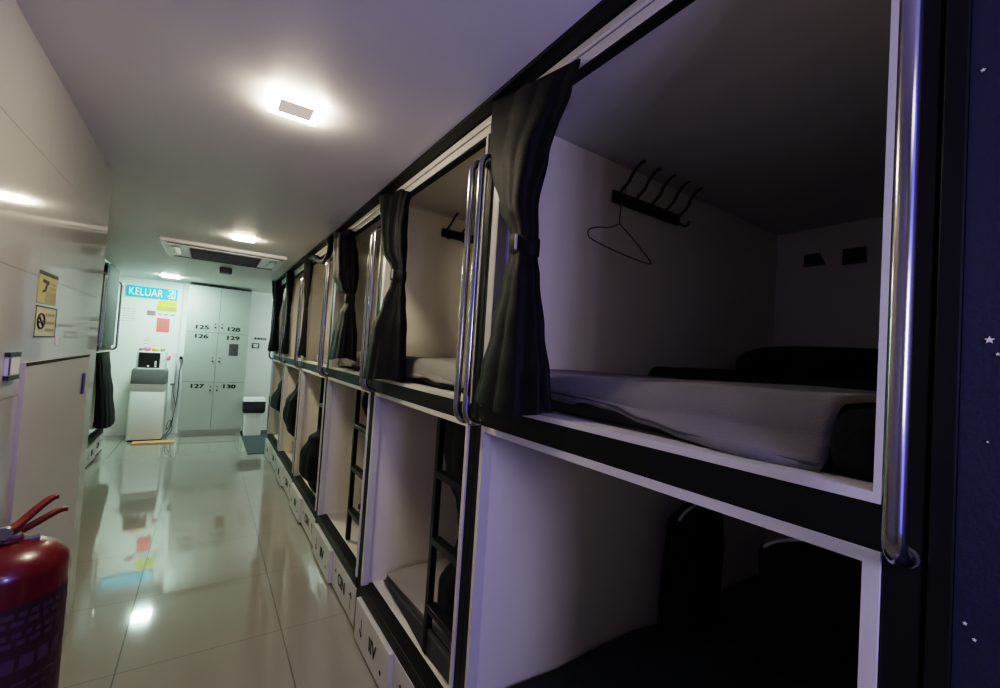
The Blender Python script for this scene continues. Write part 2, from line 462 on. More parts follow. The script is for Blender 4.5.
for k, q, lab in ((3, .75, 'black curtain looped up at the far side of the fourth upper berth'),
               (4, .85, 'black curtain bunched at the top of the fifth upper berth'),
               (5, 1.5, 'flared black curtain on the farthest upper berth of the right row')):
    cu = upper(k, lab, [(2.41,-.03,1.0,.055*q,.085*q),(2.30,-.025,1.02,.05*q,.07*q),(2.12,-.02,1.03,.035*q,.05*q),(1.95,-.02,1.03,.022*q,.032*q),(1.75,-.02,1.02,.03*q,.05*q),(1.45,-.025,1.01,.045*q,.07*q)],
          (1.96,-.02,1.03,.024*q,.034*q), 11+k, tagmark=False, nf=5, amp=.09)
    if k == 3:
        bm = bmesh.new()
        add_tube(bm, smooth_path([(-.03,.90,2.385),(-.04,.62,2.34),(-.05,.36,2.27),(-.05,.18,2.245),(-.045,.08,2.28),(-.04,.06,2.33),(-.03,.10,2.375),(-.025,.16,2.395)], 6), [.03]*10+[.022]*24+[.03]*9, 10)
        obj('loop', bm, M['curtain'], cu, True)

# lower berth curtains: behind each ladder at the near jamb
def lower(k, label, keys, tie, seed):
    return curtain(label, keys, tie, (FX, Y0+k*W, 0), LG, seed, tagmark=False, nf=5, amp=.07)
lower(1, 'black curtain gathered behind the ladder of the second lower berth',
      [(1.30,.20,.36,.05,.24),(1.15,.20,.37,.06,.24),(1.02,.20,.35,.06,.20),(.92,.19,.30,.04,.12),(.84,.19,.28,.04,.09),(.70,.19,.29,.05,.11),(.55,.20,.34,.07,.18),(.42,.20,.34,.07,.18)],
      (.86,.19,.285,.043,.10), 21)
lower(2, 'black curtain gathered behind the ladder of the third lower berth',
      [(1.30,.17,.42,.05,.22),(1.18,.17,.44,.06,.24),(1.08,.17,.38,.05,.17),(.95,.16,.30,.036,.09),(.80,.16,.29,.04,.08),(.60,.16,.32,.05,.12),(.42,.16,.34,.055,.14)],
      (.90,.16,.30,.039,.09), 22)
lower(3, 'black curtain bulging low beside the ladder of the fourth lower berth',
      [(.86,.06,.36,.02,.04),(.78,.04,.40,.06,.12),(.62,.03,.46,.09,.24),(.48,.03,.46,.09,.24),(.40,.05,.40,.05,.12),(.34,.06,.34,.03,.06)],
      None, 23)
lower(4, 'black curtain bulging at mid height beside the ladder of the fifth lower berth',
      [(1.30,.10,.22,.03,.07),(1.12,.07,.30,.06,.14),(.94,.03,.44,.08,.26),(.78,.03,.50,.09,.30),(.66,.04,.40,.07,.2),(.56,.08,.28,.03,.08),(.32,.10,.24,.03,.06)],
      None, 24)
lower(5, 'black curtain bulging in the farthest lower berth of the right row',
      [(1.20,.08,.22,.03,.07),(1.02,.05,.32,.06,.16),(.84,.03,.50,.08,.34),(.74,.03,.52,.08,.34),(.69,.06,.3,.03,.08),(.32,.10,.24,.03,.06)],
      None, 25)
# left side
curtain('grey curtain drawn across the upper berth of the left bunk by the back wall',
        [(2.39,0,0,.018,.41),(2.2,0,0,.018,.41),(1.8,0,0,.018,.41),(1.40,0,0,.018,.41)], None, (-1.052, 7.29, 0), 'curtains of the left bunks', 31, 'greycurtain', False, nf=14, amp=.05)
curtain('black curtain hanging out of the lower berth of the left bunk',
        [(1.31,-.02,0,.04,.30),(1.1,0,0,.05,.30),(.8,.03,.0,.065,.32),(.5,.05,0,.08,.36),(.42,.05,0,.085,.38)], None, (-1.05, 7.22, 0), 'curtains of the left bunks', 32, 'curtain', False, nf=8, amp=.05)

# ------------------------------------------------------------------ coat racks and hangers
def make_rack():
    """on a wall facing -y, local x along the wall, 5 hooks"""
    t = thing('coat_rack', 'x', 'coat rack', group='black coat racks on the berth walls')
    bm = bmesh.new(); add_box(bm, -.02, .435, -.016, 0, -.026, .026, .007, 3); obj('backplate', bm, M['blackmetal'], t)
    for i in range(5):
        x = .004+i*.102
        bm = bmesh.new()
        up = smooth_path([(x,-.014,.0),(x+.002,-.035,.022),(x+.015,-.055,.052),(x+.030,-.062,.090),(x+.050,-.078,.128),(x+.062,-.095,.142)], 5)
        add_tube(bm, up, [.0062]*(len(up)-4)+[.006,.0058,.0055,.007], 8)
        lo = smooth_path([(x,-.014,-.010),(x,-.032,-.026),(x+.004,-.050,-.040),(x+.012,-.062,-.034),(x+.014,-.066,-.018)], 5)
        add_tube(bm, lo, .0055, 8)
        obj('hook', bm, M['blackmetal'], t, True)
    return t
rack = make_rack()
yw = Y0+W-.039
rack.location = (1.352, yw-.001, 2.256); rack['label'] = 'black five-hook coat rack on the wall of the nearest upper berth'
dup(rack, (1.125, yw+W-.001, 2.285), 0, 'black coat rack on the wall of the second upper berth, partly behind handles')

bm = bmesh.new()
hz = 0.0
pts = smooth_path([(.000,-.000,.030),(.010,0,.045),(.022,0,.035),(.020,0,.015),(.0,0,-.005),(.0,0,-.05),(.0,0,-.11)], 5)
add_tube(bm, pts, .0022, 8)
tri = smooth_path([(.0,0,-.11),(-.05,0,-.135),(-.12,0,-.150),(-.165,0,-.168),(-.170,0,-.190),(-.14,0,-.205),(.0,0,-.225),(.14,0,-.237),(.20,0,-.238),(.205,0,-.228),(.17,0,-.205),(.08,0,-.150),(.0,0,-.11)], 5)
add_tube(bm, tri, .0022, 8)
h = obj('coat_hanger', bm, M['blackmetal'], None, True, (1.332, yw-.055, 2.238))
tag(h, 'thin wire coat hanger dangling from the first hook of the nearest coat rack', 'hanger')

# ------------------------------------------------------------------ bedding
def draped_sheet(name, material, x_in, x_front, y_far, y_near, ztop, hem, thick=.012, ruff=.006, parent=None, seed=0, out=None):
    """a blanket on a mattress: flat top, rounded front fold, hem height varies with y"""
    rnd = random.Random(seed); p = [rnd.uniform(0,6) for _ in range(6)]
    bm = bmesh.new(); rows = []
    NY = 46
    for i in range(NY+1):
        f = i/NY; y = y_far+(y_near-y_far)*f
        zt = ztop(f) if callable(ztop) else ztop
        zh = hem(f); xo = out(f) if out else 0
        row = []
        for s in range(8):
            x = x_in+(x_front+.05-x_in)*s/8
            row.append((x, y, zt+ruff*sin(7*x+4*y+p[0])+ruff*.7*sin(13*y+p[1]+3*x)))
        for s in range(7):
            a = s/6*pi/2
            row.append((x_front+.05-.05*sin(a), y, zt-.05+.05*cos(a)+ruff*.5*sin(11*y+p[2])))
        for s in range(1,8):
            g = s/7
            row.append((x_front - xo*g*g + .008*sin(17*y+p[3]+3*g)*g, y, zt-.05+(zh-zt+.05)*g))
        rows.append(row)
    add_grid(bm, rows)
    o = obj(name, bm, material, parent, True)
    m = o.modifiers.new('thickness', 'SOLIDIFY'); m.thickness = thick; m.offset = 1
    return o

def hem_curve(vals):
    def h(f):
        q = f*(len(vals)-1); i = min(int(q), len(vals)-2); t = q-i; t = t*t*(3-2*t)
        return vals[i]+(vals[i+1]-vals[i])*t
    return h

def mattress(label, x0, x1, y0, y1, z0, z1, material, group=None):
    bm = bmesh.new(); add_box(bm, x0, x1, y0, y1, z0, z1, .03, 4)
    o = obj('mattress', bm, material, None, True); tag(o, label, 'mattress', group)
    return o
MG = 'mattresses on the berth decks'
mattress('dark grey mattress under the grey blanket in the nearest upper berth', FX+.125, FX+1.95, Y0+.062, Y0+W-.062, 1.404, 1.485, M['mattress'], MG)
b = draped_sheet('blanket', M['blanket'], 1.75, .885, Y0+W-.055, Y0+.135, hem_curve([1.512,1.510,1.512,1.52,1.522]),
                 hem_curve([1.44,1.452,1.455,1.452,1.447,1.43,1.418,1.412,1.411]), .014, .004, None, 4,
                 hem_curve([0,0,0,.01,.02,.045,.06,.065,.06]))
tag(b, 'grey blanket draped over the front of the nearest upper berth', 'blanket')
# piping line along the hem
bm = bmesh.new()
hz_ = hem_curve([1.44,1.452,1.455,1.452,1.447,1.43,1.418,1.412,1.411]); ho_ = hem_curve([0,0,0,.01,.02,.045,.06,.065,.06])
add_tube(bm, [(.885-ho_(i/40)*.85-.012, Y0+W-.055+(Y0+.135-(Y0+W-.055))*i/40, hz_(i/40)+.013) for i in range(41)], .0028, 6)
obj('hem_piping', bm, M['mattress'], b, True)

def pillow(name, label, loc, size, material, cat='pillow', rot=(0,0,0), group=None, p=2.6):
    bm = bmesh.new(); sx, sy, sz = size
    nu, nv = 28, 16
    rows = []
    for i in range(nv+1):
        v = -pi/2+pi*i/nv; row = []
        for k in range(nu):
            u = 2*pi*k/nu
            sg = lambda c, e: math.copysign(abs(c)**e, c)
            x = sx/2*sg(cos(v),.55)*sg(cos(u),2/p*.6); y = sy/2*sg(cos(v),.55)*sg(sin(u),2/p*.6); z = sz/2*sg(sin(v),.9)
            z += .006*sin(9*x+5*y); row.append((x,y,z))
        rows.append(row+[row[0]])
    add_grid(bm, rows); bmesh.ops.remove_doubles(bm, verts=bm.verts, dist=.0005)
    o = obj(name, bm, material, None, True, loc); o.rotation_euler = rot
    tag(o, label, cat, group); return o
pillow('pillow', 'black pillow at the back of the nearest upper berth', (2.42, .78, 1.60), (.42,.86,.22), M['darkcloth'])
b = draped_sheet('blanket', M['darkcloth'], 2.70, 1.62, Y0+W-.06, Y0+.09, 1.545, hem_curve([1.52,1.515,1.518,1.515]), .02, .006, None, 8)
tag(b, 'black blanket folded behind the grey blanket in the nearest upper berth', 'blanket')
pillow('cushion', 'small black cushion at the near end of the nearest upper berth', (.905, Y0+.096, 1.462), (.15,.07,.11), M['darkcloth'], 'cushion')

for k, lab in ((1,'second'), (2,'third')):
    y0 = Y0+k*W
    mattress('dark grey mattress in the %s upper berth' % lab, FX+.10, FX+1.95, y0+.062, y0+W-.062, 1.404, 1.47, M['mattress'], MG)
    b = draped_sheet('blanket', M['palelinen'], 1.9, FX+.07, y0+W-.07, y0+.07, hem_curve([1.52,1.525,1.52,1.505,1.50]),
                     hem_curve([1.415,1.43,1.445,1.435,1.42]), .014, .006, None, 40+k, hem_curve([.0,0,.01,.0,.0]))
    tag(b, 'pale grey blanket on the %s upper berth' % lab, 'blanket')
for k, lab in ((3,'fourth'), (4,'fifth'), (5,'farthest')):
    y0 = Y0+k*W
    mattress('grey mattress in the %s upper berth' % lab, FX+.10, FX+1.95, y0+.062, y0+W-.062, 1.404, 1.48, M['blanket'], MG)

# lower berths
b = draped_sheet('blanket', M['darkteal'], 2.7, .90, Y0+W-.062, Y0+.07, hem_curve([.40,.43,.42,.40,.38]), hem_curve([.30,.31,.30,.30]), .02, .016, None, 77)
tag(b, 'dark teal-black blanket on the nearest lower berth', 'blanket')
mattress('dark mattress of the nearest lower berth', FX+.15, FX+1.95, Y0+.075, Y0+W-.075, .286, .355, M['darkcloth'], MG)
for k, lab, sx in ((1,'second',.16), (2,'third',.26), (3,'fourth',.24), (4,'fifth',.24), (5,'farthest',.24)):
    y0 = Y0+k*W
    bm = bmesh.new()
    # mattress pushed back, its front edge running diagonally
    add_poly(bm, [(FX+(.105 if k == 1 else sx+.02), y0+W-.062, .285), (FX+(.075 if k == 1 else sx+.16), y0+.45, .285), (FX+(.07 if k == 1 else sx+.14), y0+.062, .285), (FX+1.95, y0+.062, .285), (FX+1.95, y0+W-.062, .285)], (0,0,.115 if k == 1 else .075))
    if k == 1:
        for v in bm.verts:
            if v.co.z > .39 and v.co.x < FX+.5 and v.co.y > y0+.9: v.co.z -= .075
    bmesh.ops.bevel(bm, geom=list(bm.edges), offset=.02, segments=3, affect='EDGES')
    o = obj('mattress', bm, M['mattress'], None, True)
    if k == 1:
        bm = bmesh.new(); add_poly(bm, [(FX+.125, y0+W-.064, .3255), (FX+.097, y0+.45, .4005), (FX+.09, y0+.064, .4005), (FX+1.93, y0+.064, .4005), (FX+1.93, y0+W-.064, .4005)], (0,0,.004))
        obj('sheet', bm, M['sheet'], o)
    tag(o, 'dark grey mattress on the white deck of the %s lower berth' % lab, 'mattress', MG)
pillow('pillow', 'dark grey pillow against the wall in the third lower berth', (1.30, Y0+3*W-.20, .425), (.40,.26,.14), M['mattress'])
pillow('pillow', 'white pillow behind the bulging curtain of the fourth lower berth', (1.08, Y0+4*W-.42, .47), (.30,.34,.22), M['plastic_white'])
pillow('pillow', 'white pillow in the farthest lower berth', (1.02, Y0+6*W-.45, .46), (.26,.34,.20), M['plastic_white'])

# dark clothes inside the nearest lower berth, on white hangers
def jacket(label, loc, rotz, hl):
    t = thing('jacket', label, 'jacket', loc, rotz, 'dark clothes in the nearest lower berth')
    bm = bmesh.new(); bundle(bm, [(.0,0,0,.10,.03),(-.05,0,0,.20,.045),(-.25,.01,0,.21,.06),(-.5,.0,0,.20,.07),(-.58,0,0,.205,.07)], nf=7, amp=.08, seed=hl)
    obj('cloth', bm, M['darkcloth'], t, True)
    bm = bmesh.new(); add_tube(bm, smooth_path([(-.21,-.05,-.03),(-.17,-.052,.0),(-.08,-.05,.022),(0,-.045,.03)],5), [.003]+[.006]*14+[.007], 10)
    obj('collar', bm, M['plastic_white'], t, True)
    return t
jacket('dark jacket with a white collar edge on the far wall of the nearest lower berth', (1.90, yw-.10, .955), 0, 1)
jacket('dark jacket with a white edge hanging in the middle of the nearest lower berth', (1.98, .68, .935), -.85, 2)

# dark little notices on the back panel of the nearest upper berth
for (ya, yb, yc, yd, z0, z1, lab) in ((1.09,.985,1.09,1.015,2.185,2.255,'small dark trapezoid vent patch on the back panel, left of the pair'),
                             (.91,.805,.91,.81,2.172,2.256,'small dark rectangular vent patch on the back panel, right of the pair')):
    bm = bmesh.new(); add_poly(bm, [(2.778,ya,z0),(2.778,yb,z0),(2.778,yd,z1),(2.778,yc,z1)], (-.006,0,0))
    tag(obj('vent_patch', bm, M['plastic_black']), lab, 'vent', 'dark patches in the nearest upper berth')

# ------------------------------------------------------------------ starry panel beside the camera
sp = thing('star_panel', 'navy blue panel printed with small stars at the right edge', 'panel', (FX, 0, 0))
boxobj('cloth', (-.002, .02, -1.2, .128, .0, 2.42), M['navy'], sp)
boxobj('edge_post', (-.004, .03, .129, .152, .0, 2.42), M['black'], sp, .002)
bm = bmesh.new()
def star(y, z, r):
    pts = [(-.0035, y+(r if i%2==0 else r*.42)*sin(i*pi/5), z+(r if i%2==0 else r*.42)*cos(i*pi/5)) for i in range(10)]
    add_poly(bm, pts, (.001,0,0))
for y, z, r in ((.105,1.622,.0048),(.098,1.605,.0022),(.083,1.50,.0028),(.087,1.46,.0026),(.08,1.43,.004),(.118,1.28,.0024),(.11,1.265,.0022),(.117,1.96,.0026),(.095,1.93,.0018),(.083,1.83,.0022),(.104,1.50,.0014)): star(y,z,r)
for i in range(70): star(random.uniform(-1.1,.07), random.uniform(.2,2.3), random.uniform(.0014,.005))
obj('star_print', bm, M['star'], sp)

# ------------------------------------------------------------------ ceiling fixtures
def ceiling_lamp(label, x, y, s, glow, core, h=.022):
    t = thing('ceiling_lamp', label, 'lamp', (x,y,CEIL), 0, 'square ceiling lamps')
    bm = bmesh.new(); add_box(bm, -s/2, s/2, -s/2, s/2, -h, -.001, .005); obj('glowing_rim', bm, glow, t)
    if core:
        bm = bmesh.new(); add_box(bm, -s*.33, s*.33, -s*.29, s*.29, -h-.003, -h-.0005, .001); obj('centre_plate', bm, core, t)
    return t
ceiling_lamp('bright square ceiling lamp with a dull centre plate, nearest the camera', .206, 1.743, .17, M['light_warm'], M['light_core'], .016)
ceiling_lamp('warm ceiling lamp just in front of the air conditioner', .19, 4.28, .16, M['light_warm2'], None, .012)
ceiling_lamp('cool white ceiling lamp near the exit sign at the end', -.52, 7.92, .20, M['light_cool'], None, .014)

ac = thing('air_conditioner', 'white ceiling cassette air conditioner with a grey grille', 'air conditioner', (.09, 5.27, CEIL))
bm = bmesh.new(); add_box(bm, -.51,.51,-.45,.45,-.035,-.001,.012); obj('panel', bm, M['plastic_white'], ac)
bm = bmesh.new(); add_box(bm, -.30,.30,-.26,.26,-.043,-.036,.003)
for i in range(14): add_box(bm, -.29,.29,-.25+i*.037,-.238+i*.037,-.049,-.042)
obj('grille', bm, M['grille'], ac)
for dims in ((-.46,.46,-.40,-.345,-.04,-.034),(-.46,.46,.345,.40,-.04,-.034),(-.44,-.375,-.2,.2,-.04,-.034),(.375,.44,-.2,.2,-.04,-.034)):
    bm = bmesh.new(); add_box(bm, *dims); l = obj('air_slot', bm, M['plastic_black'], ac)
    x0,x1,y0,y1,z0,z1 = dims
    bm = bmesh.new()
    if x1-x0 > y1-y0: add_box(bm, x0+.01,x1-.01,y0+.006,y0+.018,z0-.006,z0-.001)
    else: add_box(bm, x0+.006,x0+.018,y0+.01,y1-.01,z0-.006,z0-.001)
    obj('louvre', bm, M['plastic_white'], l)
bm = bmesh.new(); add_lathe(bm, [(0,-.041),(.022,-.041),(.024,-.036)], .46, -.40, 16); obj('sensor', bm, M['plastic_grey'], ac)

sd = thing('ceiling_sensor', 'small grey square ceiling box behind the air conditioner', 'sensor', (.115, 6.28, CEIL))
boxobj('housing', (-.065,.065,-.06,.06,-.07,-.001), M['plastic_grey'], sd, .008)
boxobj('face', (-.045,.045,-.066,-.061,-.062,-.02), M['grille'], sd, .001)

# ------------------------------------------------------------------ left tiled wall furniture
dr = thing('low_door', 'beige flush cupboard door in the left tiled wall, slightly ajar', 'door', (LX+.004, 2.95, 0), 0)
dr.rotation_euler = (0,0,radians(.3))
M['door'] = mat('beige_door_panel', (.50,.47,.44), .32, noise=.03, nscale=3)
boxobj('leaf', (-.010, .003, -.93, 0, .03, 1.447), M['door'], dr, .002)
boxobj('top_dark_line', (.0032, .005, -.93, 0, 1.436, 1.447), M['black'], dr)  # black line along the front of the leaf's top edge
boxobj('door_tag', (.0032, .011, -.125, -.095, 1.26, 1.36), M['violet'], dr, .003)

def wall_sticker(label, y0, y1, z0, z1, base, painter, name='sticker', cat='sticker'):
    t = thing(name, label, cat, (LX, (y0+y1)/2, (z0+z1)/2), 0, 'yellow notices on the left tiled wall')
    w, h = y1-y0, z1-z0
    boxobj('card', (.0, .003, -w/2, w/2, -h/2, h/2), base, t, .0008)
    painter(t, w, h); return t
def p_hand(t, w, h):
    # screen right = +y on this wall
    boxobj('header', (.0032,.0042,-w/2,w/2,h*.38,h*.5), M['ink'], t)
    bm = bmesh.new()
    add_poly(bm, [(.0032,-w*.32,h*.16),(.0032,-w*.30,h*.26),(.0032,w*.02,h*.22),(.0032,w*.0,h*.10)], (.001,0,0))
    add_poly(bm, [(.0032,-w*.16,h*.10),(.0032,-w*.06,h*.10),(.0032,-w*.12,-h*.12),(.0032,-w*.30,-h*.16),(.0032,-w*.30,-h*.10),(.0032,-w*.18,-h*.06)], (.001,0,0))
    obj('camera_symbol', bm, M['ink'], t)
    bm = bmesh.new()
    for zz, a, b in ((.16,.12,.42),(.04,.10,.42),(-.02,.12,.38)):
        add_box(bm, .0032,.0038, w*a, w*b, h*zz-.003, h*zz+.003)
    obj('print_lines', bm, M['tan'], t)
    boxobj('lower_patch', (.0031,.0036,-w*.1,w*.46,-h*.46,-h*.1), M['tan'], t)
def p_smoke(t, w, h):
    bm = bmesh.new()
    add_box(bm,.0031,.004,-w/2,w/2,h*.46,h*.5); add_box(bm,.0031,.004,-w/2,w/2,-h*.5,-h*.46); add_box(bm,.0031,.004,-w*.5,-w*.47,-h*.5,h*.5); add_box(bm,.0031,.004,w*.47,w*.5,-h*.5,h*.5)
    obj('border', bm, M['ink'], t)
    bm = bmesh.new(); add_tube(bm, [(.0045,-w*.25+w*.15*cos(a),h*.02+h*.24*sin(a)) for a in [2*pi*i/20 for i in range(21)]], .003, 6)
    add_tube(bm, [(.0045,-w*.36,h*.18),(.0045,-w*.14,-h*.14)], .003, 6); add_tube(bm, [(.0045,-w*.34,-h*.02),(.0045,-w*.14,h*.03)], .003, 6)
    obj('prohibition_symbol', bm, M['ink'], t)
    bm = bmesh.new()
    for zz in (.24,-.02,-.26):
        x = -w*.02
        for L in (.10,.06,.12,.08):
            add_box(bm,.0031,.0038,x,x+w*L,h*zz-h*.05,h*zz+h*.05); x += w*(L+.02)
    obj('print_lines', bm, M['tan'], t)
wall_sticker('yellow notice with a black camera symbol, upper of two on the tiled wall', 2.105, 2.315, 1.650, 1.762, M['yellowdull'], p_hand)
wall_sticker('cream notice with a round prohibition symbol, lower of two on the tiled wall', 2.095, 2.340, 1.530, 1.640, M['cream'], p_smoke)
tb = boxobj('wall_plate', (LX, LX+.006, 2.37, 2.42, 1.50, 1.53), M['plastic_white'], None, .001)
tag(tb, 'tiny white plate on the tiled wall below the notices', 'plate')
sw = thing('door_switch', 'small white wall switch box with a violet side on the tiled wall', 'switch', (LX, 1.915, 1.442))
boxobj('housing', (.0, .010, -.040, .050, -.028, .028), M['plastic_white'], sw, .002)
boxobj('violet_strip', (.0102, .0112, -.040, -.026, -.026, .026), M['violet'], sw, .0003)
boxobj('cap', (.0, .012, -.042, .050, .0285, .042), M['plastic_black'], sw, .001)
boxobj('base_cap', (.0, .012, -.042, .050, -.042, -.0285), M['plastic_black'], sw, .001)

# ------------------------------------------------------------------ fire extinguisher
fe = thing('fire_extinguisher', 'red fire extinguisher with red levers beside the left tiled wall', 'fire extinguisher', (-.325, 1.345, 0))
R = .100
bm = bmesh.new()
prof = [(0,.45),(R*.9,.45),(R,.465)] + [(R, z) for z in (.6,.8,1.0)] + [(R*cos(a), 1.050+.058*sin(a)) for a in [i*pi/2/10 for i in range(10)]] + [(.026,1.110),(.024,1.114),(0,1.114)]
add_lathe(bm, prof, n=48); obj('cylinder', bm, M['red'], fe, True)
bm = bmesh.new(); add_lathe(bm, [(R*.96,.445),(R+.004,.445),(R+.004,.485),(R*.98,.485)], n=40); obj('base_ring', bm, M['plastic_black'], fe, True)
def cyl_patch(bm, a0, a1, z0, z1, r, n=24):
    rows = [[(r*cos(a0+(a1-a0)*i/n), r*sin(a0+(a1-a0)*i/n), z) for i in range(n+1)] for z in (z0, z1)]
    add_grid(bm, rows)
# the side towards the camera is about -75 degrees
bm = bmesh.new(); cyl_patch(bm, radians(-170), radians(14), .72, 1.005, R+.0008); lb = obj('label', bm, M['label'], fe, True)
bm = bmesh.new(); cyl_patch(bm, radians(-150), radians(-84), .90, .985, R+.0016); cyl_patch(bm, radians(-150), radians(-88), .86, .895, R+.0016)
obj('pale_panel', bm, M['labelwhite'], lb, True)
def print_rows(name, zs, h, a0, a1, wa, wb):
    bm = bmesh.new()
    for z in zs:
        a = a0
        while a < a1:
            w_ = random.uniform(wa, wb); cyl_patch(bm, radians(a), radians(a+w_), z-h, z+h, R+.0016, 4); a += w_+4
    obj(name, bm, M['labelwhite'], lb, True)
print_rows('title_print', (.985,.968,.945,.928), .005, -76, 2, 4, 11)
print_rows('symbol_row', (.886,), .014, -74, -2, 12, 13)
print_rows('small_print', (.845,.825,.805,.785), .003, -120, -5, 5, 14)
ZV = .081
bm = bmesh.new(); add_lathe(bm, [(.0,1.008+ZV),(.021,1.008+ZV),(.021,1.022+ZV),(.013,1.024+ZV),(.013,1.040+ZV),(0,1.040+ZV)], n=20)
add_box(bm, -.012,.022,-.010,.010,1.020+ZV,1.040+ZV,.003); add_tube(bm, [(.01,-.0,1.02+ZV),(.048,.012,1.024+ZV)], .006, 8)
vl = obj('valve', bm, M['plastic_grey'], fe, True)
dirv = Vector((.62,.78,0)).normalized(); sd_ = Vector((-dirv.y, dirv.x, 0))
def lever(pts, w):
    bm = bmesh.new(); rows = []
    P = smooth_path(pts, 6)
    for i, p in enumerate(P):
        c = dirv*p.x; row = []
        for q, dz in ((-1,-.005),(-.8,.003),(0,.005),(.8,.003),(1,-.005)):
            v = c+sd_*(w*q*(1-.35*i/len(P))); row.append((v.x,v.y,p.z+dz+ZV))
        rows.append(row)
    add_grid(bm, rows)
    o = obj('lever', bm, M['redlever'], fe, True)
    m = o.modifiers.new('t','SOLIDIFY'); m.thickness = .003
lever([(-.014,0,1.040),(.02,0,1.056),(.055,0,1.080),(.078,0,1.092),(.091,0,1.093)], .012)
lever([(-.008,0,1.034),(.035,0,1.042),(.075,0,1.053),(.098,0,1.058),(.115,0,1.056)], .010)
bm = bmesh.new(); add_tube(bm, smooth_path([(-.015,0,1.125),(-.06,-.02,1.12),(-.105,-.05,1.07),(-.115,-.06,.90),(-.112,-.055,.65)],6), .010, 10); obj('hose', bm, M['plastic_black'], fe, True)
bm = bmesh.new(); add_tube(bm, [(.0,-.012,1.13),(.0,-.026,1.13)], .013, 16); obj('gauge', bm, M['steel'], fe, True)
bm = bmesh.new(); add_box(bm, LX+.325, LX+.325+.012, -.035, .035, .60, .98); add_box(bm, LX+.337, -R+.004, -.02, .02, .64, .66); add_box(bm, LX+.337, -R+.004, -.02, .02, .92, .94); obj('wall_bracket', bm, M['steel'], fe)

# ------------------------------------------------------------------ far end: lockers
lk = thing('locker_cabinet', 'grey six-door locker cabinet with black numbers against the back wall', 'locker', (.122, 8.36, 0))
LW, LH = .425, 2.395
boxobj('body', (-LW, LW, .02, .39, .10, LH), M['joint'], lk)
boxobj('plinth', (-LW+.005, LW-.005, .03, .38, 0, .10), M['locker'], lk)
boxobj('top_dark_strip', (-LW, LW, .0, .385, LH, LH+.012), M['black'], lk)  # thin black slab at the gap between cabinet and ceiling
zs = [.102, .868, 1.66, LH-.002]
nums = {(0,2):'125', (0,1):'126', (0,0):'127', (1,2):'128', (1,1):'129', (1,0):'130'}
for c in (0,1):
    for r in range(3):
        x0, x1 = (-LW, -.0025) if c == 0 else (.0025, LW)
        z0, z1 = zs[r]+.003, zs[r+1]-.003
        d = boxobj('door', (x0, x1, 0, .019, z0, z1), M['locker'], lk, .002)
        bm = bmesh.new()
        zt = z0+.075 if r == 2 else z1-.062
        xc = -.215 if c == 0 else .215
        for dx, dz in ((-.006,0),(-.002,0),(.002,0),(.006,0),(0,-.003),(0,.003)):
            text_bm(bm, nums[(c,r)], .105, face_mtx((xc+dx, -.001, zt+dz), (1,0,0), (0,0,1)), .0008, 0, (.166,.062))
        obj('number', bm, M['ink'], d)
        bm = bmesh.new(); xk = -.045 if c == 0 else .045
        zk = z0+.085 if r == 2 else (z0+.33 if r == 1 else z1-.125)
        add_tube(bm, [(xk,.001,zk),(xk,-.018,zk)], .013, 14); add_tube(bm, [(xk,.001,zk+.055),(xk,-.004,zk+.055)], .009, 12)
        obj('lock', bm, M['plastic_black'], d, True)
        if (c, r) == (1,1):
            st = boxobj('notice_card', (.165, .295, -.003, -.0005, 1.305, 1.50), M['photo'], d)
            st['label'] = 'dark printed card on the door'
bm = bmesh.new()
# ------------------------------------------------------------------ exit sign and notices on the back wall
ex = thing('exit_sign', 'glowing cyan exit sign reading KELUAR on the back wall', 'sign', (-.78, YB, 2.226))
boxobj('panel', (-.312,.312,-.03,-.001,-.083,.083), M['cyan'], ex, .004)
bm = bmesh.new(); text_bm(bm, 'KELUAR', .152, face_mtx((-.075,-.0318,-.002),(1,0,0),(0,0,1)), .0012, -.0015, (.41,.112)); obj('lettering', bm, M['signwhite'], ex)
bm = bmesh.new()
def seg(a, b, r=.008): add_tube(bm, [(a[0],-.034,a[1]),(b[0],-.034,b[1])], r, 6)
add_tube(bm, [(.255,-.034,.042),(.256,-.036,.042)], .011, 12)
seg((.245,.028),(.235,-.01)); seg((.235,-.01),(.258,-.03)); seg((.258,-.03),(.25,-.06)); seg((.235,-.01),(.215,-.03)); seg((.215,-.03),(.195,-.03)); seg((.245,.028),(.272,.01)); seg((.245,.026),(.22,.012))
seg((.285,-.062),(.285,.062),.005); seg((.205,.062),(.285,.062),.005); seg((.205,-.062),(.285,-.062),.005); seg((.205,.045),(.205,.062),.005)
obj('running_figure', bm, M['signwhite'], ex, True)

def note(name, label, x0, x1, z0, z1, material, cat='notice', y=YB):
    o = boxobj(name, (x0, x1, y-.004, y, z0, z1), material); tag(o, label, cat); return o
yn = thing('yellow_notice', 'yellow two-tone notice under the exit sign', 'notice', (-.585, YB, 2.035))
boxobj('upper_sheet', (-.115,.125,-.004,-.0005,.004,.085), M['yellow'], yn); boxobj('lower_sheet', (-.128,.128,-.0035,-.0005,-.083,.0), M['olive'], yn)
bm = bmesh.new()
for z, x0, x1 in ((.045,-.06,.09),(.026,-.10,-.08),(-.03,-.03,.11),(-.05,-.02,.10),(-.035,-.10,-.08)):
    add_box(bm, x0,x1,-.0055,-.0042,z-.005,z+.005)
obj('print_lines', bm, M['tan'], yn)
note('red_notice', 'coral red square notice on the back wall', -.70, -.535, 1.615, 1.84, M['redpaper'])
note('small_sticker', 'small brown-pink sticker left of the yellow notice', -.832, -.722, 1.868, 1.945, M['brown'], 'sticker')
for i, x in enumerate((-.69,-.62,-.53)):
    o = note('paper_slip', ('left','middle','right')[i]+' paper slip of three pale grey ones above the red notice', x, x+.05, 1.885+.0*i, 1.912, M['greyink'], 'paper'); o['group'] = 'paper slips above the red notice'
